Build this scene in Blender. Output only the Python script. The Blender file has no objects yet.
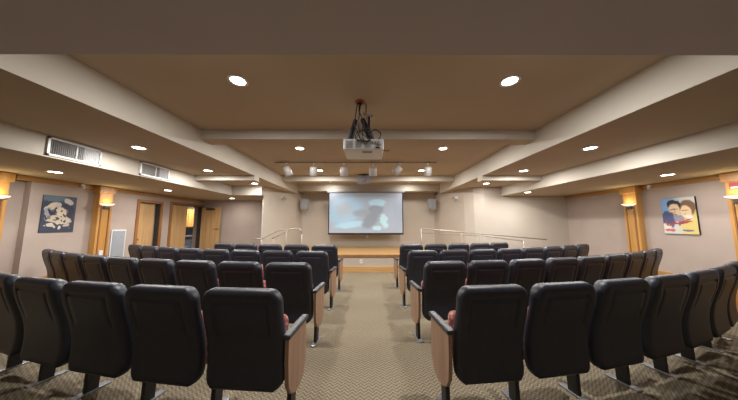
import bpy, bmesh, math, random
from mathutils import Vector, Matrix
random.seed(7)
S = bpy.context.scene
COL = S.collection
PI = math.pi

# ------------------------------------------------------------------ materials
MATS = {}
def lin(c):
    return tuple(((v/255)/12.92 if v/255 <= .04045 else ((v/255+.055)/1.055)**2.4) for v in c)
def new_mat(name):
    m = bpy.data.materials.new(name); m.use_nodes = True
    nt = m.node_tree; b = nt.nodes['Principled BSDF']
    MATS[name] = m
    return m, nt, b
def N(nt, t, **kw):
    n = nt.nodes.new(t)
    for k, v in kw.items(): setattr(n, k, v)
    return n
def ramp(nt, a, b, p0=.3, p1=.7):
    r = N(nt, 'ShaderNodeValToRGB')
    r.color_ramp.elements[0].position = p0; r.color_ramp.elements[0].color = (*a, 1)
    r.color_ramp.elements[1].position = p1; r.color_ramp.elements[1].color = (*b, 1)
    return r
def noisy(name, a, b, scale=8, rough=.6, metal=0, bump=0, stretch=None, bscale=None, spec=.5):
    m, nt, bs = new_mat(name)
    tc = N(nt, 'ShaderNodeTexCoord'); mp = N(nt, 'ShaderNodeMapping')
    if stretch: mp.inputs['Scale'].default_value = stretch
    nt.links.new(tc.outputs['Object'], mp.inputs['Vector'])
    nz = N(nt, 'ShaderNodeTexNoise'); nz.inputs['Scale'].default_value = scale; nz.inputs['Detail'].default_value = 4
    nt.links.new(mp.outputs[0], nz.inputs['Vector'])
    r = ramp(nt, a, b); nt.links.new(nz.outputs['Fac'], r.inputs[0]); nt.links.new(r.outputs[0], bs.inputs['Base Color'])
    bs.inputs['Roughness'].default_value = rough; bs.inputs['Metallic'].default_value = metal
    bs.inputs['Specular IOR Level'].default_value = spec
    if bump:
        n2 = N(nt, 'ShaderNodeTexNoise'); n2.inputs['Scale'].default_value = bscale or scale*6
        nt.links.new(mp.outputs[0], n2.inputs['Vector'])
        bp = N(nt, 'ShaderNodeBump'); bp.inputs['Strength'].default_value = bump; bp.inputs['Distance'].default_value = .003
        nt.links.new(n2.outputs['Fac'], bp.inputs['Height']); nt.links.new(bp.outputs[0], bs.inputs['Normal'])
    return m
def wood(name, a, b, axis='Z', scale=14, rough=.4):
    st = {'Z': (1, 1, .08), 'Y': (1, .08, 1), 'X': (.08, 1, 1)}[axis]
    return noisy(name, a, b, scale, rough, stretch=st, bump=.08)
def glow(name, col, strength):
    m, nt, bs = new_mat(name)
    bs.inputs['Base Color'].default_value = (*col, 1)
    bs.inputs['Emission Color'].default_value = (*col, 1)
    bs.inputs['Emission Strength'].default_value = strength
    return m
def picture(name, base, blobs, u, v, emit=0, rough=.5):
    """layers of soft ellipses: (cu, cv, ru, rv, angle, softness, colour) over generated coordinates"""
    m, nt, bs = new_mat(name)
    tc = N(nt, 'ShaderNodeTexCoord'); sp = N(nt, 'ShaderNodeSeparateXYZ')
    nt.links.new(tc.outputs['Generated'], sp.inputs[0])
    idx = {'x': 0, 'y': 1, 'z': 2}
    def comp(k):
        if k[0] == '-':
            q = N(nt, 'ShaderNodeMath', operation='SUBTRACT'); q.inputs[0].default_value = 1
            nt.links.new(sp.outputs[idx[k[1]]], q.inputs[1]); return q.outputs[0]
        return sp.outputs[idx[k]]
    cb = N(nt, 'ShaderNodeCombineXYZ'); nt.links.new(comp(u), cb.inputs[0]); nt.links.new(comp(v), cb.inputs[1])
    nz = N(nt, 'ShaderNodeTexNoise'); nz.inputs['Scale'].default_value = 9
    nt.links.new(cb.outputs[0], nz.inputs['Vector'])
    sc = N(nt, 'ShaderNodeVectorMath', operation='MULTIPLY_ADD')
    sb = N(nt, 'ShaderNodeVectorMath', operation='SUBTRACT'); sb.inputs[1].default_value = (.5, .5, .5)
    nt.links.new(nz.outputs['Color'], sb.inputs[0])
    nt.links.new(sb.outputs[0], sc.inputs[0]); sc.inputs[1].default_value = (.09, .09, 0); nt.links.new(cb.outputs[0], sc.inputs[2])
    cur = None
    for (cu, cv, ru, rv, an, soft, col) in blobs:
        s1 = N(nt, 'ShaderNodeVectorMath', operation='SUBTRACT'); s1.inputs[1].default_value = (cu, cv, 0)
        nt.links.new(sc.outputs[0], s1.inputs[0])
        ro = N(nt, 'ShaderNodeVectorRotate', rotation_type='Z_AXIS'); ro.inputs['Angle'].default_value = an
        nt.links.new(s1.outputs[0], ro.inputs['Vector'])
        dv = N(nt, 'ShaderNodeVectorMath', operation='DIVIDE'); dv.inputs[1].default_value = (ru, rv, 1)
        nt.links.new(ro.outputs[0], dv.inputs[0])
        fl = N(nt, 'ShaderNodeVectorMath', operation='MULTIPLY'); fl.inputs[1].default_value = (1, 1, 0)
        nt.links.new(dv.outputs[0], fl.inputs[0])
        ln = N(nt, 'ShaderNodeVectorMath', operation='LENGTH'); nt.links.new(fl.outputs[0], ln.inputs[0])
        mr = N(nt, 'ShaderNodeMapRange', interpolation_type='SMOOTHSTEP')
        mr.inputs['From Min'].default_value = 1-soft; mr.inputs['From Max'].default_value = 1+soft
        mr.inputs['To Min'].default_value = 1; mr.inputs['To Max'].default_value = 0
        nt.links.new(ln.outputs['Value'], mr.inputs['Value'])
        mx = N(nt, 'ShaderNodeMix', data_type='RGBA')
        nt.links.new(mr.outputs[0], mx.inputs['Factor'])
        if cur is None: mx.inputs['A'].default_value = (*base, 1)
        else: nt.links.new(cur, mx.inputs['A'])
        mx.inputs['B'].default_value = (*col, 1)
        cur = mx.outputs['Result']
    nt.links.new(cur, bs.inputs['Base Color']); bs.inputs['Roughness'].default_value = rough
    if emit:
        nt.links.new(cur, bs.inputs['Emission Color']); bs.inputs['Emission Strength'].default_value = emit
    return m

wall_m = noisy('wall_paint', lin((186, 176, 163)), lin((190, 180, 167)), 3, .8, bump=.1, bscale=120, spec=.3)
side_m = noisy('side_wall_fabric', lin((172, 156, 146)), lin((178, 163, 152)), 3, .9, bump=.2, bscale=200, spec=.2)
cream = noisy('cream_beam_paint', lin((194, 187, 174)), lin((198, 191, 178)), 3, .8, spec=.3)
tan = noisy('tan_ceiling_paint', lin((182, 165, 140)), lin((186, 169, 144)), 2, .85, spec=.3)
soffit_m = noisy('mauve_soffit_paint', lin((192, 183, 184)), lin((196, 187, 188)), 2, .85, spec=.3)
leather = noisy('black_vinyl', (.015, .017, .027), (.021, .023, .034), 20, .44, bump=.25, bscale=160, spec=.5)
steel_blk = noisy('black_steel', (.010, .010, .011), (.016, .016, .017), 12, .45)
foot_m = noisy('grey_foot_plate', (.30, .31, .33), (.38, .39, .41), 15, .35, metal=.6)
armcap_m = noisy('charcoal_arm_cap', (.03, .03, .033), (.045, .045, .05), 20, .4)
panel_m = wood('laminate_end_panel', lin((132, 102, 82)), lin((160, 126, 102)), 'Z', 18, .4)
honey = wood('honey_wood', lin((174, 126, 64)), lin((200, 150, 84)), 'Z', 12, .38)
honey_y = wood('honey_wood_rail', lin((160, 116, 64)), lin((186, 140, 82)), 'Y', 12, .38)
honey_x = wood('honey_wood_stage', lin((172, 134, 82)), lin((198, 158, 104)), 'X', 12, .38)
dkwood = wood('brown_wood_trim', lin((134, 88, 46)), lin((160, 108, 60)), 'Z', 12, .4)
oak = wood('oak_door', lin((180, 142, 96)), lin((206, 168, 118)), 'Z', 16, .42)
white_m = noisy('white_enamel', (.70, .70, .69), (.76, .76, .75), 6, .35)
offwhite = noisy('translucent_white_head', (.52, .51, .49), (.60, .59, .57), 6, .3)
grey_m = noisy('speaker_grey', lin((140, 142, 144)), lin((150, 152, 154)), 30, .6)
panelgrey = noisy('grey_panel', lin((148, 152, 158)), lin((158, 162, 168)), 30, .6)
dark_m = noisy('dark_recess', (.012, .012, .013), (.02, .02, .02), 8, .7)
bronze = noisy('dark_door_jamb', lin((58, 52, 48)), lin((70, 63, 57)), 8, .5)
chrome = noisy('brushed_steel_rail', (.40, .36, .31), (.46, .42, .36), 10, .4, metal=.5)
orange_m = noisy('orange_mount_ring', lin((150, 70, 34)), lin((176, 84, 44)), 10, .5)
red_m = noisy('red_sign_plate', lin((150, 40, 34)), lin((165, 48, 40)), 10, .5)
blue_m = noisy('blue_upholstery', lin((60, 84, 130)), lin((74, 98, 148)), 10, .7)
dimgrey = noisy('slate_counter', lin((86, 88, 96)), lin((104, 106, 112)), 10, .6)
lampglass = glow('downlight_lens', (1, .95, .86), 14)
sconceglass = glow('sconce_glass', (1, .86, .66), .9)

# carpet: two-tone chevron weave
carpet, nt, bs = new_mat('chevron_carpet')
tc = N(nt, 'ShaderNodeTexCoord'); sp = N(nt, 'ShaderNodeSeparateXYZ'); nt.links.new(tc.outputs['Object'], sp.inputs[0])
def mth(op, a, b=None, c=None):
    n = N(nt, 'ShaderNodeMath', operation=op)
    for i, v in enumerate((a, b, c)):
        if v is None: continue
        if isinstance(v, (int, float)): n.inputs[i].default_value = v
        else: nt.links.new(v, n.inputs[i])
    return n.outputs[0]
zig = mth('PINGPONG', sp.outputs[0], .032)
yy = mth('MULTIPLY_ADD', zig, 1.1, sp.outputs[1])
band = mth('PINGPONG', yy, .018)
band = mth('DIVIDE', band, .018)
nz = N(nt, 'ShaderNodeTexNoise'); nz.inputs['Scale'].default_value = 60; nt.links.new(tc.outputs['Object'], nz.inputs['Vector'])
n3 = N(nt, 'ShaderNodeTexNoise'); n3.inputs['Scale'].default_value = 1.4; nt.links.new(tc.outputs['Object'], n3.inputs['Vector'])
mixv = mth('MULTIPLY_ADD', nz.outputs['Fac'], .5, mth('MULTIPLY', band, .6))
mixv = mth('MULTIPLY_ADD', n3.outputs['Fac'], .15, mixv)
r = ramp(nt, lin((88, 79, 64)), lin((152, 140, 119)), .25, .98)
nt.links.new(mixv, r.inputs[0]); nt.links.new(r.outputs[0], bs.inputs['Base Color'])
bs.inputs['Roughness'].default_value = .95; bs.inputs['Specular IOR Level'].default_value = .1
bp = N(nt, 'ShaderNodeBump'); bp.inputs['Strength'].default_value = .5; bp.inputs['Distance'].default_value = .004
nt.links.new(mixv, bp.inputs['Height']); nt.links.new(bp.outputs[0], bs.inputs['Normal'])

# patterned red seat cloth
cloth, nt, bs = new_mat('red_patterned_cloth')
tc = N(nt, 'ShaderNodeTexCoord'); vo = N(nt, 'ShaderNodeTexVoronoi'); vo.inputs['Scale'].default_value = 26
nt.links.new(tc.outputs['Object'], vo.inputs['Vector'])
r = ramp(nt, lin((196, 152, 138)), lin((142, 74, 70)), .12, .5)
nt.links.new(vo.outputs['Distance'], r.inputs[0]); nt.links.new(r.outputs[0], bs.inputs['Base Color']); bs.inputs['Roughness'].default_value = .9

# ------------------------------------------------------------------ mesh builder
class MB:
    def __init__(s): s.bm = bmesh.new(); s.mats = []
    def mi(s, m):
        if m not in s.mats: s.mats.append(m)
        return s.mats.index(m)
    def box(s, x0, y0, z0, x1, y1, z1, m, bev=0, bottom=None, seg=2):
        b = bmesh.new()
        v = [b.verts.new(p) for p in ((x0,y0,z0),(x1,y0,z0),(x1,y1,z0),(x0,y1,z0),(x0,y0,z1),(x1,y0,z1),(x1,y1,z1),(x0,y1,z1))]
        for f in ((3,2,1,0),(4,5,6,7),(0,1,5,4),(1,2,6,5),(2,3,7,6),(3,0,4,7)): b.faces.new([v[i] for i in f])
        bmesh.ops.recalc_face_normals(b, faces=b.faces)
        if bev: bmesh.ops.bevel(b, geom=b.edges[:], offset=bev, segments=seg, profile=.6, affect='EDGES')
        k = s.mi(m)
        for f in b.faces: f.material_index = k
        if bottom:
            kb = s.mi(bottom)
            for f in b.faces:
                if f.normal.z < -.9: f.material_index = kb
        s.merge(b); return s
    def merge(s, b):
        me = bpy.data.meshes.new('tmp'); b.to_mesh(me); b.free(); s.bm.from_mesh(me); bpy.data.meshes.remove(me)
    def prism(s, poly, a0, a1, m, axis='z', bottom=None, bev=0):
        b = bmesh.new()
        def P(u, v, w): return {'z': (u, v, w), 'x': (w, u, v), 'y': (u, w, v)}[axis]
        lo = [b.verts.new(P(u, v, a0)) for u, v in poly]; hi = [b.verts.new(P(u, v, a1)) for u, v in poly]
        b.faces.new(lo); b.faces.new(hi)
        n = len(poly)
        for i in range(n): b.faces.new((lo[i], lo[(i+1) % n], hi[(i+1) % n], hi[i]))
        bmesh.ops.recalc_face_normals(b, faces=b.faces)
        if bev: bmesh.ops.bevel(b, geom=b.edges[:], offset=bev, segments=2, profile=.6, affect='EDGES')
        k = s.mi(m)
        for f in b.faces: f.material_index = k
        if bottom:
            kb = s.mi(bottom)
            for f in b.faces:
                if f.normal.z < -.9: f.material_index = kb
        s.merge(b); return s
    def tube(s, pts, r, m, n=8, cap=True):
        pts = [Vector(p) for p in pts]; k = s.mi(m); rings = []
        for i, p in enumerate(pts):
            d = (pts[min(i+1, len(pts)-1)] - pts[max(i-1, 0)]).normalized()
            a = Vector((0, 0, 1)) if abs(d.z) < .9 else Vector((1, 0, 0))
            u = d.cross(a).normalized(); w = d.cross(u).normalized()
            rr = r[i] if isinstance(r, (list, tuple)) else r
            rings.append([s.bm.verts.new(p + (u*math.cos(t) + w*math.sin(t))*rr) for t in [2*PI*j/n for j in range(n)]])
        fs = []
        for A, B in zip(rings, rings[1:]):
            for j in range(n): fs.append(s.bm.faces.new((A[j], A[(j+1) % n], B[(j+1) % n], B[j])))
        if cap: fs += [s.bm.faces.new(rings[0][::-1]), s.bm.faces.new(rings[-1])]
        for f in fs: f.material_index = k; f.smooth = True
        return s
    def lathe(s, prof, m, c=(0, 0, 0), n=24, ax='z', a0=0, a1=2*PI):
        k = s.mi(m); full = abs(a1-a0-2*PI) < 1e-4; cnt = n if full else n+1; rings = []
        for (r, z) in prof:
            ring = []
            for j in range(cnt):
                t = a0+(a1-a0)*j/n; x, y = r*math.cos(t), r*math.sin(t)
                p = (x, y, z) if ax == 'z' else ((z, x, y) if ax == 'x' else (x, z, y))
                ring.append(s.bm.verts.new((c[0]+p[0], c[1]+p[1], c[2]+p[2])))
            rings.append(ring)
        for A, B in zip(rings, rings[1:]):
            for j in range(n):
                j2 = (j+1) % cnt
                f = s.bm.faces.new((A[j], A[j2], B[j2], B[j])); f.material_index = k; f.smooth = True
        return s
    def build(s, name, parent=None, org=None, smooth=False, weld=True):
        if weld: bmesh.ops.remove_doubles(s.bm, verts=s.bm.verts, dist=1e-5)
        bmesh.ops.recalc_face_normals(s.bm, faces=s.bm.faces)
        if org is None and parent is not None and parent.get('_w'): org = parent['_w']
        if org is not None: bmesh.ops.translate(s.bm, verts=s.bm.verts, vec=-Vector(org))
        if smooth:
            for f in s.bm.faces: f.smooth = True
        me = bpy.data.meshes.new(name); s.bm.to_mesh(me); s.bm.free()
        for m in s.mats: me.materials.append(m)
        o = bpy.data.objects.new(name, me); COL.objects.link(o)
        if parent is not None: o.parent = parent
        elif org is not None: o.location = org
        return o
def thing(name, label, cat, loc=(0, 0, 0), group=None, world=True):
    o = bpy.data.objects.new(name, None); COL.objects.link(o); o.location = loc; o.empty_display_size = .1
    o['label'] = label; o['category'] = cat
    if group: o['group'] = group
    if world: WORLD[o.name] = tuple(loc)
    return o
WORLD = {}
def part(mb, name, root, smooth=False, parent=None):
    """world-space parts of a thing whose Empty stands at WORLD[root]"""
    return mb.build(name, parent or root, WORLD[root.name], smooth)
def tag(o, label, cat, group=None):
    o['label'] = label; o['category'] = cat
    if group: o['group'] = group
    return o
def struct(o): o['kind'] = 'structure'; return o
def based(mb, name, loc, smooth=False): return mb.build(name, None, loc, smooth)

# ------------------------------------------------------------------ dimensions
ZC, Z2, Z3 = 2.815, 2.467, 2.20
X1, X2, XW = 2.54, 3.87, 5.75
YB = -3.2          # back of the room, behind the camera
FL = .085         # height of the carpet in the survey coordinates used below
YF = 8.60          # wall behind the stage
YR = 6.65          # front wall either side
TOP = 3.0

# floor
struct(MB().box(-9.6, YB-.2, -.12, 6.1, 10.4, FL, carpet).build('floor'))

# ceilings
struct(MB().box(-X1, 1.36, ZC, X1, YF+.1, TOP, cream, bottom=tan).build('ceiling'))
for s in (-1, 1):
    a, b = sorted((s*X1, s*X2))
    struct(MB().box(a, 1.36, Z2, b, YF+.1, TOP, cream, bottom=tan).build('ceiling'))
    a, b = sorted((s*X2, s*6.05))
    struct(MB().box(a, YB-.1, Z3, b, YF+.1 if s < 0 else YR+.1, TOP, cream, bottom=tan).build('ceiling'))
struct(MB().box(-X2, YB-.1, Z2, X2, 1.36, TOP, soffit_m, bottom=soffit_m).build('ceiling'))
# ceiling cross beams
n = 0
def beam(*a):
    global n
    n += 1
    struct(MB().box(*a, cream, bottom=tan).build('trim_%d' % n))
beam(-X1, 3.37, 2.672, X1, 3.62, ZC)
beam(-X1, 6.69, 2.648, X1, 6.88, ZC)
beam(-X1, 8.12, 2.555, X1, YF+.05, ZC)
for s in (-1, 1):
    a, b = sorted((s*X1, s*X2))
    beam(a, 5.05, 2.36, b, 5.27, Z2)
# header over the recess by the double door
beam(-X2, 6.45, Z3, -3.03, YF, Z2)

# walls
struct(MB().box(-2.6, YF, 0, 2.6, YF+.15, 2.7, wall_m).build('wall_front'))
struct(MB().prism([(-3.03, 6.62), (-2.45, YF+.02), (-2.7, YF+.15), (-3.2, YF+.15), (-3.06, 6.62)], 0, Z2, wall_m).build('wall_front_left'))
struct(MB().prism([(3.35, YR), (3.1, 6.74), (2.92, 7.0), (2.8, 7.4), (2.45, YF+.02), (2.7, YF+.15), (3.15, YF+.15), (3.15, YR+.15), (6.0, YR+.15), (6.0, YR)], 0, Z2, wall_m).build('wall_front_right'))
struct(MB().box(-6.05, 8.0, 0, -3.1, 8.15, Z3, side_m).build('wall_recess'))
struct(MB().box(XW, YB, 0, XW+.2, YR+.1, Z3, side_m).build('wall_right'))
w = MB()
w.box(-6.1, YB, 0, -5.86, 3.89, Z3, side_m)
w.box(-5.87, 3.89, 0, -XW, 5.75, Z3, side_m)
w.box(-5.87, 5.75, 1.95, -XW, 6.38, Z3, side_m)
w.box(-5.87, 6.38, 0, -XW, 6.71, Z3, side_m)
w.box(-5.87, 6.71, 1.97, -XW, 7.96, Z3, side_m)
w.box(-5.87, 7.96, 0, -XW, 8.0, Z3, side_m)
struct(w.build('wall_left'))
struct(MB().box(-6.1, YB-.15, 0, 6.0, YB, Z3+.8, wall_m).build('wall_back'))

# wooden crown strips and tall wooden baseboards
def strip(name, *a): struct(MB().box(*a, honey_y, bev=.006).build(name))
n += 1; strip('trim_%d' % n, -5.86, YB, 2.115, -5.82, 3.79, Z3-.002)
n += 1; strip('trim_%d' % n, -XW-.002, 3.70, 2.115, -XW+.035, 7.99, Z3-.002)
n += 1; strip('trim_%d' % n, XW-.035, YB, 2.115, XW+.002, YR, Z3-.002)
struct(MB().box(-5.86, YB, 0, -5.82, 3.885, .48, honey_y, bev=.006).build('baseboard_left'))
struct(MB().box(-XW-.002, 3.89, 0, -XW+.03, 5.69, .48, honey_y, bev=.006).build('baseboard_left_front'))
struct(MB().box(XW-.03, YB, 0, XW+.002, YR, .48, honey_y, bev=.006).build('baseboard_right'))

# ------------------------------------------------------------------ doors
def frame_mb(y0, y1, zt, wd=.065):
    m = MB()
    X = -XW
    for (a, b) in ((y0-wd, y0), (y1, y1+wd)): m.box(X-.002, a, 0, X+.025, b, zt+wd, dkwood, bev=.005)
    m.box(X-.002, y0, zt, X+.025, y1, zt+wd, dkwood, bev=.005)
    m.box(X-.12, y0-.001, 0, X, y0+.012, zt, bronze); m.box(X-.12, y1-.012, 0, X, y1+.001, zt, bronze); m.box(X-.12, y0, zt-.012, X, y1, zt+.001, bronze)
    return m
def lever(root, p, d):
    m = MB(); x, y, z = p
    m.lathe([(0, 0), (.026, 0), (.026, .012), (0, .012)], bronze, (x, y, z), 16, ax='x' if d == 'x' else 'y')
    if d == 'x': m.tube([(x+.01, y, z), (x+.05, y, z), (x+.055, y-.1, z)], .009, bronze)
    else: m.tube([(x, y, z), (x, y-.05, z), (x-.1, y-.055, z)], .009, bronze)
    return m
d1 = bpy.data.objects.new('door_1', None); COL.objects.link(d1); d1.location = (-XW, 6.06, 0); struct(d1); WORLD['door_1'] = (-XW, 6.06, 0)
part(frame_mb(5.77, 6.36, 1.94), 'door_frame', d1)
dleaf = part(MB().box(-5.865, 5.785, FL+.008, -5.825, 6.27, 1.925, oak, bev=.003), 'door_leaf', d1)
part(lever(d1, (-5.825, 5.85, 1.0), 'x'), 'door_handle', d1, parent=dleaf)
d2 = bpy.data.objects.new('door_2', None); COL.objects.link(d2); d2.location = (-XW, 7.33, 0); struct(d2); WORLD['door_2'] = (-XW, 7.33, 0)
part(frame_mb(6.73, 7.93, 1.97), 'door_frame', d2)
part(MB().box(-5.83, 6.745, FL+.008, -5.79, 7.36, 1.955, oak, bev=.003), 'door_leaf', d2)
lf = part(MB().box(-5.70, 7.875, FL+.008, -5.06, 7.915, 1.955, oak, bev=.003), 'door_leaf', d2)
part(lever(d2, (-5.13, 7.875, 1.22), 'y'), 'door_handle', d2, parent=lf)
part(MB().box(-5.52, 7.82, 1.86, -5.25, 7.874, 1.915, bronze, bev=.006).tube([(-5.3, 7.84, 1.92), (-5.45, 7.78, 1.93), (-5.69, 7.86, 1.955)], .008, bronze), 'door_closer', d2, parent=lf)

# the room seen through the double door
struct(MB().box(-9.4, 10.0, 0, -5.9, 10.15, 2.5, wall_m).build('wall_side_room_far'))
struct(MB().box(-9.55, 5.0, 0, -9.4, 10.15, 2.5, wall_m).build('wall_side_room_left'))
struct(MB().box(-5.9, 7.99, 0, -5.78, 10.0, 2.5, wall_m).build('wall_side_room_right'))
struct(MB().box(-9.4, 4.85, 0, -6.0, 5.0, 2.5, wall_m).build('wall_side_room_near'))
struct(MB().box(-9.5, 4.9, 2.35, -6.05, 10.1, 2.5, cream).build('ceiling'))
cab = thing('wall_cabinet', 'honey wood wall cabinet seen through the open double door', 'cabinet', (-7.5, 10, 1.25))
part(MB().box(-8.3, 9.7, 1.25, -6.8, 9.995, 2.0, honey, bev=.005), 'body', cab)
for i in range(4):
    x = -8.28+i*.37
    dd = part(MB().box(x, 9.678, 1.27, x+.35, 9.699, 1.98, honey, bev=.004), 'door', cab)
    part(MB().tube([(x+.3, 9.678, 1.36), (x+.3, 9.655, 1.37), (x+.3, 9.655, 1.45), (x+.3, 9.678, 1.46)], .006, bronze), 'handle', cab, parent=dd)
ct = thing('counter', 'dark slate counter below the honey wood cabinet beyond the doorway', 'counter', (-7.5, 10, FL))
part(MB().box(-8.3, 9.5, FL, -6.8, 9.99, .86, dimgrey, bev=.005), 'body', ct)
part(MB().box(-8.32, 9.46, .86, -6.78, 9.995, .90, dimgrey, bev=.008), 'top', ct)
part(MB().box(-8.3, 9.965, .90, -6.8, 9.99, 1.2, dimgrey), 'backsplash', ct)
ch = thing('side_chair', 'small brown wooden chair with blue seat beyond the doorway', 'chair', (-7.2, 9.0, FL))
for (x, y) in ((-7.37, 8.83), (-7.03, 8.83), (-7.37, 9.17), (-7.03, 9.17)):
    part(MB().box(x-.02, y-.02, FL, x+.02, y+.02, .45 if y > 9 else .95, dkwood, bev=.004), 'leg', ch)
part(MB().box(-7.4, 8.8, .45, -7.0, 9.2, .52, blue_m, bev=.02), 'seat', ch)
part(MB().box(-7.35, 8.815, .62, -7.05, 8.845, .93, dkwood, bev=.01), 'backrest', ch)
sl = thing('ceiling_light', 'flat white ceiling light beyond the open double door', 'ceiling light', (-7.5, 9.0, 2.35))
part(MB().box(-7.9, 8.7, 2.31, -7.1, 9.3, 2.349, white_m, bev=.01), 'housing', sl)
part(MB().box(-7.86, 8.74, 2.300, -7.14, 9.26, 2.312, glow('panel_lens', (1, .95, .86), 6)), 'lens', sl)
def area(name, loc, power, size, col=(1, .975, .945), parent=None, shape='DISK', spread=160, rot=(0, 0, 0)):
    L = bpy.data.lights.new(name, 'AREA'); L.shape = shape; L.size = size; L.energy = power; L.color = col; L.spread = math.radians(spread)
    o = bpy.data.objects.new(name, L); COL.objects.link(o); o.location = loc; o.rotation_euler = rot
    if parent is not None: o.parent = parent; o.location = Vector(loc)-Vector(parent.location)
    return o
area('lamp_light', (-7.5, 9.0, 2.29), 45, .6, parent=sl, shape='SQUARE')

# ------------------------------------------------------------------ pilasters and sconces
def pilaster(s, y0, y1, label):
    root = thing('pilaster', label, 'pilaster', (s*XW, (y0+y1)/2, FL), 'honey wood pilasters on the side walls')
    m = MB(); a, b = sorted((s*(XW-.001), s*(XW-.12))); m.box(a, y0, FL, b, y1, 2.115, honey, bev=.006); part(m, 'shaft', root)
    f = s*(XW-.12)
    m = MB()
    for yy_ in (y0+.045, y1-.065):
        a, b = sorted((f+s*.001, f-s*.012)); m.box(a, yy_, .52, b, yy_+.02, 1.78, dkwood, bev=.003)
    part(m, 'moulding', root)
    m = MB(); a, b = sorted((s*(XW-.001), s*(XW-.15))); m.box(a, y0-.03, 2.05, b, y1+.03, 2.19, honey, bev=.01); part(m, 'capital', root)
    m = MB(); a, b = sorted((s*(XW-.001), s*(XW-.15))); m.box(a, y0-.02, FL, b, y1+.02, .5, honey, bev=.01); part(m, 'plinth', root)
    return root
def sconce(s, yc, label):
    fx = s*(XW-.12); z = 1.80
    root = thing('wall_sconce', label, 'wall light', (fx, yc, z), 'half bowl wall sconces on the pilasters')
    m = MB(); a, b = sorted((fx, fx-s*.03)); m.box(a, yc-.05, z-.09, b, yc+.05, z+.03, bronze, bev=.008); part(m, 'back_plate', root)
    m = MB()
    a0, a1 = (PI/2, 3*PI/2) if s > 0 else (-PI/2, PI/2)
    m.lathe([(.0, -.04), (.05, -.036), (.09, -.02), (.125, 0.004), (.125, .012), (.120, .012), (.116, .004), (.085, -.014), (.045, -.028), (0, -.032)], sconceglass, (fx-s*.001, yc, z+.01), 20, a0=a0, a1=a1)
    part(m, 'shade', root)
    L = bpy.data.lights.new('lamp_light', 'AREA'); L.shape = 'DISK'; L.size = .10; L.energy = 1.1; L.color = (1, .84, .45); L.spread = PI
    o = bpy.data.objects.new('lamp_light', L); COL.objects.link(o); o.parent = root; o.location = (-s*.075, 0, .022); o.rotation_euler = (PI, 0, 0)
for s, side in ((-1, 'left'), (1, 'right')):
    pilaster(s, 4.80, 5.06, 'honey wood pilaster %s' % ('between the dark blue picture and the single door' if s < 0 else 'behind the chairs, to the left of the colourful poster'))
    pilaster(s, 3.30, 3.58, 'honey wood pilaster at the %s edge of the photo' % side)
    sconce(s, 4.93, 'glowing half bowl sconce on the pilaster %s' % ('beside the doors' if s < 0 else 'left of the colourful poster'))
    sconce(s, 3.46, 'glowing half bowl sconce at the far %s edge of the photo' % side)
# small signs and devices on the side walls
t = thing('wall_sign', 'small red sign with white band on the pilaster at the right edge', 'sign', (XW-.12, 3.44, 1.95))
part(MB().box(XW-.135, 3.36, 1.93, XW-.1205, 3.53, 2.03, red_m, bev=.003), 'plate', t)
part(MB().box(XW-.139, 3.375, 1.94, XW-.1351, 3.515, 1.965, white_m), 'band', t)
t = thing('wall_outlet', 'small white outlet box low on the pilaster beside the doors', 'outlet', (-XW+.12, 4.9, .78))
part(MB().box(-XW+.1205, 4.88, .74, -XW+.15, 4.95, .84, white_m, bev=.006), 'plate', t)
for s, y, lb in ((-1, 4.55, 'small white sensor on the left wall trim above the dark blue picture'), (1, 4.6, 'small white sensor on the right wall trim above the colourful poster')):
    fx = s*(XW-.035)
    t = thing('motion_sensor', lb, 'sensor', (fx, y, 2.15))
    part(MB().box(min(fx, fx-s*.03), y-.03, 2.12, max(fx, fx-s*.03), y+.03, 2.18, white_m, bev=.008), 'housing', t)
    part(MB().lathe([(0, -.055), (.018, -.05), (.026, -.035), (.026, -.01), (0, -.01)], offwhite, (fx-s*.03, y, 2.145), 14), 'lens', t)
t = thing('wall_panel', 'tall grey panel in a white frame on the left wall before the doors', 'panel', (-XW, 5.34, .5))
part(MB().box(-XW, 5.19, .50, -XW+.02, 5.50, 1.26, white_m, bev=.005), 'frame', t)
part(MB().box(-XW+.0201, 5.215, .525, -XW+.028, 5.475, 1.235, panelgrey), 'mesh_insert', t)
# baseboard starts behind panel foot

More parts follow.
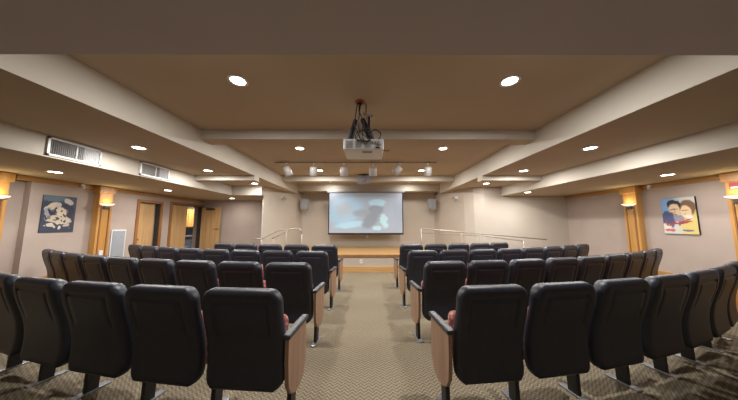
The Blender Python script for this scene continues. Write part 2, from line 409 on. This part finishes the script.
# pictures
def art(s, yc, zc, label, mat, d=.03):
    fx = s*XW
    root = thing('wall_art', label, 'picture', (fx, yc, zc))
    hw, hh = .235, .335
    a, b = sorted((fx-s*.0005, fx-s*d)); part(MB().box(a, yc-hw, zc-hh, b, yc+hw, zc+hh, dark_m, bev=.003), 'canvas', root)
    a, b = sorted((fx-s*(d+.0005), fx-s*(d+.002))); part(MB().box(a, yc-hw+.002, zc-hh+.002, b, yc+hw-.002, zc+hh-.002, mat), 'print', root)
L_ = lin
poster_r = picture('abstract_warm_print', L_((196, 198, 196)), [
    (.15, .8, .35, .35, 0, .5, L_((120, 160, 205))),
    (.85, .3, .35, .5, 0, .5, L_((206, 186, 112))),
    (.78, .72, .24, .2, 0, .12, L_((120, 88, 66))),
    (.38, .82, .22, .13, .1, .12, L_((38, 34, 38))),
    (.38, .64, .17, .2, 0, .12, L_((222, 194, 160))),
    (.72, .60, .16, .17, 0, .12, L_((228, 200, 158))),
    (.16, .38, .24, .26, .5, .15, L_((72, 78, 116))),
    (.5, .42, .16, .10, .2, .2, L_((140, 132, 150))),
    (.36, .68, .13, .012, .0, .3, L_((110, 84, 70))), (.40, .60, .02, .06, 0, .3, L_((170, 136, 108))), (.40, .53, .06, .012, 0, .3, L_((130, 90, 76))),
    (.70, .64, .10, .012, 0, .3, L_((140, 106, 84))), (.70, .54, .04, .012, 0, .3, L_((170, 96, 80))), (.8, .46, .12, .07, .4, .15, L_((222, 214, 200))), (.12, .2, .14, .1, .3, .2, L_((214, 206, 196))),
    (.12, .3, .05, .07, -.3, .2, L_((150, 60, 62))), (.30, .27, .16, .03, -.2, .2, L_((150, 60, 62))), (.34, .33, .02, .06, .2, .2, L_((150, 60, 62))), (.5, .29, .03, .05, .2, .2, L_((150, 60, 62))), (.66, .31, .2, .022, -.2, .2, L_((150, 60, 62))),
    (.62, .34, .3, .02, -.3, .3, L_((160, 56, 60))),
    (.72, .10, .16, .03, 0, .2, L_((110, 104, 120))),
    (.2, .10, .16, .035, 0, .2, L_((196, 96, 84)))], '-y', 'z')
random.seed(11)
bl = [(.3, .93, .4, .09, 0, .4, L_((92, 110, 122))),
      (.75, .85, .15, .08, .3, .12, L_((186, 182, 178))), (.72, .72, .14, .07, .3, .2, L_((40, 44, 60))),
      (.26, .70, .22, .09, -.5, .12, L_((206, 190, 168))), (.45, .74, .09, .07, 0, .12, L_((190, 182, 170))),
      (.18, .56, .10, .12, .4, .15, L_((150, 152, 160))), (.27, .52, .15, .05, .8, .15, L_((34, 38, 54))),
      (.56, .55, .17, .13, .4, .12, L_((212, 196, 172))), (.84, .56, .09, .17, .2, .15, L_((38, 42, 58))),
      (.5, .35, .40, .11, .1, .12, L_((198, 184, 164))), (.66, .46, .07, .03, .9, .2, L_((60, 60, 74)))]
for k in range(34):
    cu, cv = random.uniform(.08, .92), random.uniform(.10, .62)
    bl.append((cu, cv, random.uniform(.02, .06), random.uniform(.012, .035), random.uniform(-1.5, 1.5), .2, L_(random.choice([(46, 50, 68), (46, 50, 68), (200, 188, 168), (120, 112, 110)]))))
bl += [(.5, .2, .36, .03, .0, .2, L_((52, 56, 74))), (.55, .13, .05, .06, 0, .12, L_((206, 190, 166))), (.28, .2, .12, .05, .2, .12, L_((196, 184, 168))), (.75, .2, .10, .04, -.2, .15, L_((180, 168, 152)))]
poster_l = picture('abstract_navy_print', L_((52, 58, 78)), bl, 'y', 'z')
art(1, 4.235, 1.545, 'colourful warm portrait poster canvas on the right wall', poster_r)
art(-1, 4.28, 1.575, 'dark blue and cream abstract canvas on the left wall', poster_l, .012)

speaker_lt = noisy('mid_grey_slats', lin((150, 148, 144)), lin((170, 168, 162)), 20, .6)  # mid grey for the nearer vent slats; the farther ones are white
# vents on the face of the dropped left ceiling
def vent(y0, y1, label):
    root = thing('air_vent', label, 'vent', (-X2, (y0+y1)/2, 2.22), 'white ceiling air vents')
    x = -X2; z0, z1 = 2.222, 2.448
    m = MB()
    for a in ((y0, z0, y1, z0+.022), (y0, z1-.022, y1, z1), (y0, z0, y0+.022, z1), (y1-.022, z0, y1, z1), ((y0+y1)/2-.004, z0, (y0+y1)/2+.004, z1)):
        m.box(x, a[0], a[1], x+.018, a[2], a[3], white_m)
    part(m, 'frame', root)
    part(MB().box(x, y0+.01, z0+.01, x+.003, y1-.01, z1-.01, dimgrey), 'backing', root)
    m = MB(); k = 26
    for i in range(k):
        yy_ = y0+.026+(y1-y0-.052)*(i+.5)/k
        m.prism([(x+.003, yy_-.004), (x+.014, yy_+.002), (x+.014, yy_+.005), (x+.003, yy_-.001)], z0+.02, z1-.02, speaker_lt if yy_ < y0+.36 else white_m)
    part(m, 'slats', root)
vent(2.69, 3.25, 'white framed air vent, larger one nearest the top left corner')
vent(3.82, 4.385, 'white framed air vent farther along, above the single door side')

# ------------------------------------------------------------------ downlights
def downlight(x, y, z, label, power):
    root = thing('downlight', label, 'ceiling light', (x, y, z), 'recessed round ceiling downlights')
    part(MB().lathe([(.068, -.002), (.078, -.006), (.092, -.006), (.096, 0), (.068, 0)], white_m, (x, y, z), 28), 'trim_ring', root)
    part(MB().lathe([(0, -.003), (.069, -.003), (.069, 0), (0, 0)], lampglass, (x, y, z), 28), 'lens', root)
    area('lamp_light', (x, y, z-.012), power, .13, parent=root, spread=180)
PC, P2, P3 = 40, 30, 20
rows_c = [(2.16, 'nearest'), (4.23, 'second'), (6.05, 'third'), (7.72, 'farthest')]
for y, nm in rows_c:
    for x, sd in ((-1.30, 'left'), (1.41, 'right')):
        zz = ZC
        downlight(x, y, zz, 'recessed downlight in the central ceiling bay, %s row, %s one' % (nm, sd), PC*(.2 if y > 7 else 1))
for y, nm in ((3.17, 'nearest'), (4.58, 'middle'), (6.07, 'farthest')):
    for x, sd in ((-3.25 if y < 6 else -3.04, 'left'), (3.15, 'right')):
        downlight(x, y, Z2, 'recessed downlight in the %s side bay, %s of three' % (sd, nm), P2*(.42 if y > 6 else 1))
downlight(-4.88, 3.53, Z3, 'recessed downlight in the low left soffit above the dark blue picture', P3)
downlight(4.93, 3.72, Z3, 'recessed downlight in the low right soffit before the colourful poster', P3)
downlight(-4.85, 5.52, Z3, 'recessed downlight in the low left soffit before the single door', P3)
downlight(4.09, 5.85, Z3, 'recessed downlight in the low right soffit close to the front wall', P3)
downlight(-4.34, 7.28, Z3, 'recessed downlight in the recess by the open double door', P3*.5)
# unseen lamps of the same kind, added behind the camera as fill
for x, y in ((-3.1, -1.0), (0, -1.2), (3.1, -1.0)):
    downlight(x, y, Z2, 'added unseen fill downlight at the back of the room behind the rows', 6.5)

# ------------------------------------------------------------------ screen, speakers, stage lights
SY = 8.02
t = thing('projection_screen', 'large pull-down projection screen showing a pale blue film image', 'screen', (-.095, SY, 1.0))
part(MB().box(-1.46, SY-.03, 2.485, 1.27, SY+.05, 2.552, grey_m, bev=.01), 'housing', t)
part(MB().box(-1.2, SY+.045, 2.49, -1.1, 8.16, 2.556, grey_m).box(.9, SY+.045, 2.49, 1.0, 8.16, 2.556, grey_m), 'bracket', t)
part(MB().box(-1.40, SY, 1.045, 1.21, SY+.008, 2.49, dark_m), 'border', t)
scr = picture('film_image', L_((160, 170, 184)), [
    (.5, .5, .5, .5, 0, .35, L_((158, 172, 188))),
    (.22, .55, .22, .36, .2, .3, L_((158, 190, 214))),
    (.2, .6, .12, .2, 0, .4, L_((168, 182, 196))),
    (.3, .2, .22, .08, -.2, .35, L_((166, 204, 220))),
    (.45, .48, .12, .1, 0, .5, L_((150, 160, 172))),
    (.66, .75, .12, .09, 0, .25, L_((170, 204, 222))),
    (.64, .56, .10, .13, 0, .3, L_((140, 150, 164))),
    (.56, .3, .10, .2, .3, .35, L_((136, 146, 158))),
    (.75, .3, .05, .17, -.1, .3, L_((178, 212, 222))),
    (.66, .12, .06, .06, 0, .3, L_((180, 212, 222))),
    (.82, .6, .06, .2, 0, .4, L_((162, 174, 188)))], 'x', 'z', emit=.16, rough=.8)
part(MB().box(-1.365, SY-.003, 1.08, 1.175, SY-.0005, 2.47, scr), 'screen_surface', t)
part(MB().tube([(-1.40, SY+.004, 1.04), (1.21, SY+.004, 1.04)], .018, dark_m).tube([(-.095, SY, 1.035), (-.095, SY, .97)], .006, dark_m), 'weight_bar', t)

def speaker(x, y, z, rz, label):
    root = thing('wall_speaker', label, 'speaker', (x, y, z), 'grey wall speakers beside the screen', world=False)
    root.rotation_euler = (0, 0, rz)
    MB().box(-.125, -.22, -.19, .125, -.02, .19, grey_m, bev=.012).build('cabinet', root)
    MB().box(-.108, -.226, -.17, .108, -.2201, .17, panelgrey, bev=.003).build('grille', root)
    MB().box(-.03, -.03, -.2, .03, .04, -.1, dark_m).box(-.02, -.12, -.24, .02, 0.04, -.19, white_m, bev=.005).build('bracket', root)
speaker(-2.27, 8.35, 2.09, -.12, 'grey wall speaker to the left of the screen')
speaker(2.26, 8.35, 2.09, .16, 'grey wall speaker to the right of the screen')
# small wall spots
t = thing('wall_spotlight', 'small chrome spotlight high on the front wall, left of the left speaker', 'spotlight', (-2.83, 7.42, 2.22), world=False)
t.rotation_euler = (0, 0, -.27)
MB().box(.0, -.05, -.03, .04, .05, .05, white_m, bev=.006).build('base', t)
MB().tube([(.03, 0, 0), (.10, -.02, -.01)], .012, chrome).lathe([(0, -.05), (.035, -.05), (.045, .06), (0, .06)], chrome, (.14, -.03, -.01), 16, ax='y').build('lamp_head', t)
t = thing('emergency_light', 'two headed emergency light high on the front wall, right of the right speaker', 'emergency light', (2.79, 7.36, 2.22), world=False)
MB().box(-.08, -.10, -.05, .10, -.03, .05, white_m, bev=.01).box(-.03, -.04, -.03, .03, .05, .03, white_m).build('housing', t)
for k in (-.12, .14):
    MB().tube([(k*.6, -.07, 0), (k, -.10, -.01)], .012, chrome).lathe([(0, -.16), (.045, -.16), (.035, -.08), (0, -.08)], chrome if k < 0 else white_m, (k, 0, -.01), 16, ax='y').build('lamp_head', t)
# outlet plates on the walls
def plate(x, y, z, label):
    t = thing('wall_outlet', label, 'outlet', (x, y, z))
    part(MB().box(x-.04, y-.012, z-.055, x+.04, y-.0005, z+.055, white_m, bev=.003), 'plate', t)
    part(MB().box(x-.018, y-.015, z-.03, x+.018, y-.0121, z+.03, offwhite), 'socket', t)
plate(-.20, 6.40, .38, 'white outlet plate on the stage front below the screen')
plate(-.05, YF, .93, 'small white plate on the wall just below the screen')

# lighting track with six heads
t = thing('lighting_track', 'thin dark lighting track across the central ceiling', 'track', (-.3, 5.17, ZC-.1))
part(MB().box(-2.14, 5.155, ZC-.030, 1.56, 5.175, ZC-.018, dimgrey), 'rail', t)
m = MB()
for x in (-2.0, -1.0, .4, 1.4): m.tube([(x, 5.17, ZC-.02), (x, 5.17, ZC+.0)], .012, bronze)
part(m, 'hanger', t)
for (px, tilt, pos) in ((286, -.35, 'first from the left'), (313.5, .05, 'second from the left'), (344, 0, 'third from the left, left of the grey box'), (373, 0, 'fourth from the left, right of the grey box'), (400, .75, 'fifth from the left, tilted'), (428, 0, 'last on the right')):
    x = (px-368.5)/230*5.28
    h = thing('track_spotlight', 'white cylinder track light, %s' % pos, 'spotlight', (x, 5.17, ZC-.035), 'white heads on the lighting track', world=False)
    MB().tube([(0, 0, 0.0), (0, 0, -.085)], .008, white_m).box(-.03, -.02, -.012, .03, .02, .0, white_m).build('stem', h)
    c = MB().lathe([(0, .0), (.07, 0), (.085, -.015), (.09, -.21), (.08, -.21), (.075, -.03), (0, -.03)], offwhite, (0, 0, 0), 20).build('head', h)
    c.location = (0, 0, -.085); c.rotation_euler = (.25, tilt, 0)
    g = MB().lathe([(0, -.16), (.074, -.16), (.074, -.165), (0, -.165)], grey_m, (0, 0, 0), 20).build('lens', c)
# grey box hung in front of the second beam
t = thing('ceiling_speaker', 'flat grey box hanging at the second ceiling beam behind the projector', 'speaker', (-.13, 6.55, 2.72))
part(MB().box(-.31, 6.46, 2.545, .06, 6.66, 2.77, grey_m, bev=.012), 'cabinet', t)
part(MB().box(-.29, 6.454, 2.565, .04, 6.4599, 2.75, panelgrey, bev=.002).lathe([(.05, -.003), (.075, 0), (.05, .0)], grey_m, (-.125, 6.452, 2.657), 20, ax='y'), 'grille', t)
part(MB().box(-.17, 6.52, 2.765, -.08, 6.62, ZC, dark_m), 'bracket', t)

# ------------------------------------------------------------------ projector on its ceiling mount
px0, px1, py0, py1, pz0, pz1 = -.275, .165, 2.44, 2.84, 2.205, 2.325
t = thing('projector', 'white ceiling mounted projector with tangled black cables', 'projector', (-.055, 2.62, ZC))
part(MB().box(px0, py0, pz0, px1, py1, pz1, white_m, bev=.012), 'body', t)
m = MB()
for k in range(4):
    a = px0+.025+k*.1
    for i in range(6):
        zz = pz0+.022+i*.014
        if k < 3: m.box(a, py0-.003, zz, a+.075, py0+.001, zz+.006, grey_m)
part(m, 'vent_grille', t)
m = MB(); m.lathe([(0, -.004), (.028, -.004), (.028, .001), (0, .001)], grey_m, (px1-.05, py0, pz0+.068), 18, ax='y')
m.box(px1-.09, py0-.004, pz0+.015, px1-.04, py0+.001, pz0+.03, dark_m)
for k in (-.1, -.13): m.box(px1+k, py0-.004, pz0+.06, px1+k+.018, py0+.001, pz0+.09, grey_m)
part(m, 'connector_panel', t)
part(MB().box(-.07, 2.50, pz0-.004, .04, 2.56, pz0+.001, grey_m), 'label_plate', t)
part(MB().tube([(.05, py1-.01, pz0+.06), (.05, py1+.05, pz0+.06)], .045, dark_m, 18), 'lens', t)
part(MB().lathe([(0, -.012), (.05, -.012), (.062, -.004), (.062, 0), (0, 0)], orange_m, (-.10, 2.56, ZC), 22).lathe([(0, -.03), (.028, -.03), (.03, 0), (0, 0)], dark_m, (-.10, 2.56, ZC), 16), 'ceiling_plate', t)
part(MB().tube([(-.11, 2.56, ZC-.02), (-.10, 2.60, pz1+.02)], .011, chrome).tube([(-.015, 2.60, pz1+.0), (-.03, 2.60, ZC-.001)], .010, chrome), 'support_pole', t)
# two black padded arms rising from the body
part(MB().tube([(-.225, 2.52, pz1-.02), (-.20, 2.53, pz1+.06), (-.15, 2.54, pz1+.26)], [.028, .036, .022], dark_m, 12), 'mount_arm', t)
part(MB().tube([(.045, 2.52, pz1-.02), (.01, 2.53, pz1+.08), (-.07, 2.54, pz1+.27)], [.036, .044, .026], dark_m, 12), 'mount_arm', t)
part(MB().tube([(.005, 2.60, pz1), (.005, 2.60, pz1+.34)], .014, dark_m).box(-.045, 2.58, pz1+.325, .055, 2.62, pz1+.345, chrome).tube([(-.045, 2.6, pz1+.335), (-.06, 2.6, pz1+.38)], .01, chrome).tube([(.055, 2.6, pz1+.335), (.03, 2.6, pz1+.29)], .01, chrome), 'clamp', t)
m = MB()
for (a, b, c1, c2, rr) in ((-.13, -.16, .07, .05, .006), (-.09, -.12, -.02, .03, .005), (-.10, -.05, .05, -.03, .005)):
    m.tube([(a, 2.55, ZC-.02), (a-.01, 2.53, ZC-.12), (b, 2.5, pz1+.2), (b-.01+c2, 2.47, pz1+.08), (b+c1, 2.43, pz1+.0), (b+c1+.03, 2.425, pz1-.04)], rr, dark_m)
def loop(cx, cz, rx, rz, y, a0, a1, r=.006):
    m.tube([(cx+rx*math.cos(a0+(a1-a0)*i/22), y+.012*math.sin(i*.7), cz+rz*math.sin(a0+(a1-a0)*i/22)) for i in range(23)], r, dark_m)
loop(-.06, pz1+.02, .085, .06, 2.415, 0, 2*PI)
loop(-.02, pz1+.035, .05, .075, 2.42, .4, 5.6, .005)
loop(.08, pz1+.05, .055, .055, 2.45, -1.6, 3.2, .006)
m.tube([(px1, 2.5, pz0+.01), (px1+.04, 2.5, pz0-.0), (px1+.07, 2.5, pz0+.012)], .005, dark_m)
part(m, 'cable', t)

# ------------------------------------------------------------------ stage, steps, ramp and rails
t = thing('stage', 'low stage with honey wood floor and cream front below the screen', 'stage', (0, 7.5, FL))
SP = [(-1.55, 6.40), (1.45, 6.40), (1.45, 6.7), (2.8, 6.7), (2.84, 7.0), (2.40, YF-.002), (-2.45, YF-.002), (-2.95, 6.7), (-1.55, 6.7)]
part(MB().prism(SP, FL, .535, wall_m), 'platform', t)
part(MB().prism(SP, .535, .558, honey_x), 'deck', t)
part(MB().box(-1.55, 6.365, .495, 1.45, 6.41, .560, dkwood, bev=.008), 'nosing', t)
part(MB().box(-1.55, 6.38, FL, 1.45, 6.405, .25, honey_x, bev=.006), 'baseboard', t)
t = thing('stage_steps', 'carpeted steps rising to the stage on the left', 'steps', (-2.3, 6.45, FL))
for i in range(3):
    part(MB().box(-3.0+i*.3, 6.25, FL, -1.56, 6.6, .085+.15*(i+1), carpet, bev=.01), 'step', t)
t = thing('stage_ramp', 'cream sided ramp rising to the stage along the right front wall', 'ramp', (3.2, 6.35, FL))
part(MB().prism([(4.75, FL), (1.46, FL), (1.46, .5), (1.9, .5)], 6.12, 6.60, carpet, axis='y'), 'slope', t)
part(MB().prism([(4.75, FL), (1.46, FL), (1.46, .55), (1.9, .55), (4.75, .14)], 6.04, 6.119, wall_m, axis='y'), 'curb', t)
# right handrail
t = thing('handrail', 'long sloping steel handrail on the ramp right of the screen', 'handrail', (3.0, 6.08, 0))
yr = 6.08
def rz(x): return 1.275 - (x-1.36)/(4.66-1.36)*.29
part(MB().tube([(1.36, yr, rz(1.36)), (4.66, yr, rz(4.66))], .015, chrome, 10), 'rail', t)
for px in (420.5, 460, 478):
    x = (px-368.5)/230*6.12
    part(MB().tube([(x, yr, .551-max(0, (x-1.9))*.41/2.85), (x, yr, rz(x))], .012, chrome), 'post', t)
part(MB().tube([(1.40, yr, rz(1.4)-.11), (3.1, yr, rz(3.1)-.05), (4.02, yr, .945)], .012, chrome), 'lower_rail', t)
part(MB().tube([(4.05, yr, .245), (4.05, yr, .955)], .016, chrome), 'end_post', t)
# left handrails
def lrail(pts, post, label):
    t = thing('handrail', label, 'handrail', (pts[0][0], pts[0][1], 0), 'short bent handrails at the left steps')
    part(MB().tube(pts, .015, chrome, 10), 'rail', t)
    for (x, y, z0, z1) in post: part(MB().tube([(x, y, z0), (x, y, z1)], .012, chrome), 'post', t)
yl = 6.33
lrail([(-3.14, yl, .985), (-2.9, yl, .99), (-2.78, yl, 1.05), (-2.5, yl, 1.19), (-2.32, yl, 1.245), (-2.25, yl, 1.25), (-2.22, yl, 1.22)], [(-2.24, yl, .535, 1.23), (-2.9, yl, .235, .99)], 'bent steel handrail at the left steps, nearer and lower one')
yl = 6.55
lrail([(-2.72, yl, .98), (-2.6, yl, 1.03), (-2.3, yl, 1.19), (-2.2, yl, 1.25), (-1.98, yl, 1.265), (-1.9, yl, 1.23), (-1.88, yl, 1.1)], [(-1.88, yl, .535, 1.12), (-2.65, yl, .385, 1.0)], 'bent steel handrail at the left steps, farther one ending in a downward curve')

# ------------------------------------------------------------------ theater chairs
PROF = [(.985, .00), (.93, .003), (.86, .012), (.78, .034), (.70, .060), (.62, .080), (.54, .090), (.46, .092), (.38, .084), (.32, .068)]
def prof(z):
    P = PROF
    if z >= P[0][0]: return P[0][1]
    for (za, ya), (zb, yb) in zip(P, P[1:]):
        if zb <= z <= za:
            t_ = (za-z)/(za-zb); return ya+(yb-ya)*t_
    return P[-1][1]
def sprof(z): return (prof(z-.03)+2*prof(z)+prof(z+.03))/4
def pad(W, z0, z1, T, rc, re, yfn, mat, groove=None, taper=0):
    m = MB(); bm = m.bm; m.mi(mat)
    H = z1-z0
    us = sorted(set([-1, -.985, -.95, -.9, -.84, -.76, -.69, -.668, -.655, -.5, -.25, 0, .25, .5, .655, .668, .69, .76, .84, .9, .95, .985, 1]))
    es = [0, .003, .010, .022, .038, .056, .074, .088, .094, .104, .11, .14]
    zs = [z1-e for e in es]
    k = 14
    zs += [z1-.14-(H-.28)*i/k for i in range(1, k)]
    zs += [z0+e for e in (.14, .11, .088, .06, .04, .022, .010, .003, 0)]
    back, front = [], []
    for z in zs:
        e = min(z-z0, z1-z)
        hw = W/2*(1-taper*(z1-z)/H)
        if e < rc: hw = hw-rc+math.sqrt(max(0, rc*rc-(rc-e)**2))
        rb, rf = [], []
        for u in us:
            x = u*hw; d = max(0, min(hw-abs(x), e)); q = min(d/re, 1)
            t_ = T/2*math.sqrt(max(0, 1-(1-q)**2)); y = yfn(z)
            g = 0
            if groove:
                side = abs(abs(u)-.668) < .003 and z < z1-.098 and z > z0+.36
                topg = abs((z1-z)-.0955) < .008 and abs(u) < .67
                if side or topg: g = groove
            rb.append(bm.verts.new((x, y-t_+g, z))); rf.append(bm.verts.new((x, y+t_, z)))
        back.append(rb); front.append(rf)
    for G in (back, front):
        for A, B in zip(G, G[1:]):
            for i in range(len(us)-1): bm.faces.new((A[i], A[i+1], B[i+1], B[i]))
    for f in bm.faces: f.smooth = True
    return m
BACK = pad(.485, .335, .988, .095, .085, .042, sprof, leather, groove=.009).build('backrest_src')
CUSH = pad(.34, .42, .90, .05, .06, .028, lambda z: sprof(z)+.058, cloth).build('cushion_src')
SEAT = pad(.37, .36, .715, .10, .06, .05, lambda z: .215+(z-.30)*.22, cloth).build('seat_src')
for o in (BACK, CUSH, SEAT): bpy.data.objects.remove(o)   # keep only their mesh data
MESH = {k: bpy.data.meshes[k+'_src'] for k in ('backrest', 'cushion', 'seat')}
def leg_mesh():
    m = MB()
    m.prism([(.175, FL), (.255, FL), (.265, .35), (.30, .66), (.21, .66), (.18, .35)], -.016, .016, steel_blk, axis='x', bev=.004)
    return m
def foot_mesh(): return MB().box(-.028, .11, FL, .028, .33, FL+.012, foot_m, bev=.004)
def arm_mesh(): return MB().box(-.022, .14, .66, .022, .40, .692, armcap_m, bev=.010)
def end_mesh():
    # laminate aisle panel with rounded lower edge
    poly = [(.055, .66), (.375, .66), (.388, .48), (.38, .36), (.345, .285), (.27, .25), (.19, .255), (.12, .29), (.075, .36), (.058, .50)]
    m = MB(); m.prism(poly, -.014, .014, panel_m, axis='x', bev=.004); return m
def endcap_mesh():
    m = MB(); m.box(-.028, .035, .66, .028, .395, .692, armcap_m, bev=.012); return m
def place_mesh(name, mesh, parent, loc=(0, 0, 0)):
    o = bpy.data.objects.new(name, mesh); COL.objects.link(o); o.parent = parent; o.location = loc; return o
for nm_, fn in (('leg', leg_mesh), ('foot_plate', foot_mesh), ('armrest', arm_mesh), ('end_panel', end_mesh), ('arm_cap', endcap_mesh)):
    o = fn().build(nm_+'_src'); MESH[nm_] = o.data; bpy.data.objects.remove(o)
for k, me in MESH.items(): me.name = k
def theater_chair(x, y, rot, side, aisle, half, label, group):
    """side: +1 right block, -1 left block; the shared standard is on the outer side"""
    r_ = bpy.data.objects.new('theater_chair', None); COL.objects.link(r_)
    r_.location = (x, y, 0); r_.rotation_euler = (0, 0, rot)
    r_['label'] = label; r_['category'] = 'chair'; r_['group'] = group
    bk = place_mesh('backrest', MESH['backrest'], r_); bk.scale.x = max(1, (2*half-.045)/.485); place_mesh('back_cushion', MESH['cushion'], r_)
    s_ = place_mesh('seat', MESH['seat'], r_); s_['label'] = 'red patterned seat cushion folded up'
    for sx, outer in ((side, True), (-side, False)):
        if outer or aisle:
            off = sx*(half if outer else .258)
            lg = place_mesh('leg', MESH['leg'], r_, (off, 0, 0))
            place_mesh('foot_plate', MESH['foot_plate'], lg)
            if outer: place_mesh('armrest', MESH['armrest'], r_, (off, 0, 0))
            else:
                off2 = off-0*sx
                e = place_mesh('end_panel', MESH['end_panel'], r_, (off2+sx*.024, 0, 0)); e['label'] = 'brown laminate aisle end panel'
                place_mesh('arm_cap', MESH['arm_cap'], e)
    return r_
ROWS = [  # (vertex depth, arc radius, first seat from the aisle, pitch, count) for the right block, then the left
    ('nearest row', (1.56, 8.5, .835, .540, 7), (1.50, 10.0, .81, .575, 5)),
    ('second nearest row', (2.57, 9.4, .85, .516, 9), (2.49, 10.9, .86, .558, 9)),
    ('third nearest row', (3.62, 9.2, .85, .516, 8), (3.53, 10.3, .86, .553, 8)),
    ('farthest row', (4.68, 9.2, .87, .517, 5), (4.52, 10.3, .86, .567, 5))]
ORD = ['first', 'second', 'third', 'fourth', 'fifth', 'sixth', 'seventh', 'eighth', 'ninth']
for rn, right, left in ROWS:
    for side, (y0, RR, xf, pitch, cnt) in ((1, right), (-1, left)):
        bn = 'right' if side > 0 else 'left'
        for i in range(cnt):
            a = math.asin(xf/RR)+i*pitch/RR
            x = side*RR*math.sin(a); y = y0+RR*(1-math.cos(a))
            if i == 0: lb = 'black theater chair with brown aisle panel, %s block, %s' % (bn, rn)
            else: lb = 'black theater chair, %s from the aisle, %s block, %s' % (ORD[i], bn, rn)
            theater_chair(x, y, side*a, side, i == 0, pitch/2, lb, 'black theater chairs in curved rows')

for o in S.objects:
    if o.parent is None: o.location.z -= FL
# ------------------------------------------------------------------ camera, world
cam = bpy.data.cameras.new('camera'); co = bpy.data.objects.new('camera', cam); COL.objects.link(co)
cam.lens = 230/738*36; cam.sensor_width = 36; cam.clip_start = .05
co.location = (0, 0, 1.4-FL); co.rotation_euler = (math.radians(90)+math.atan(23.6/230), 0, math.radians(-.12))
S.camera = co
wd = bpy.data.worlds.new('world'); S.world = wd; wd.use_nodes = True
wd.node_tree.nodes['Background'].inputs[0].default_value = (.02, .018, .016, 1)
vs = S.view_settings; vs.view_transform = 'Standard'; vs.look = 'None'; vs.gamma = 1; vs.use_curve_mapping = False; vs.exposure = 0.12
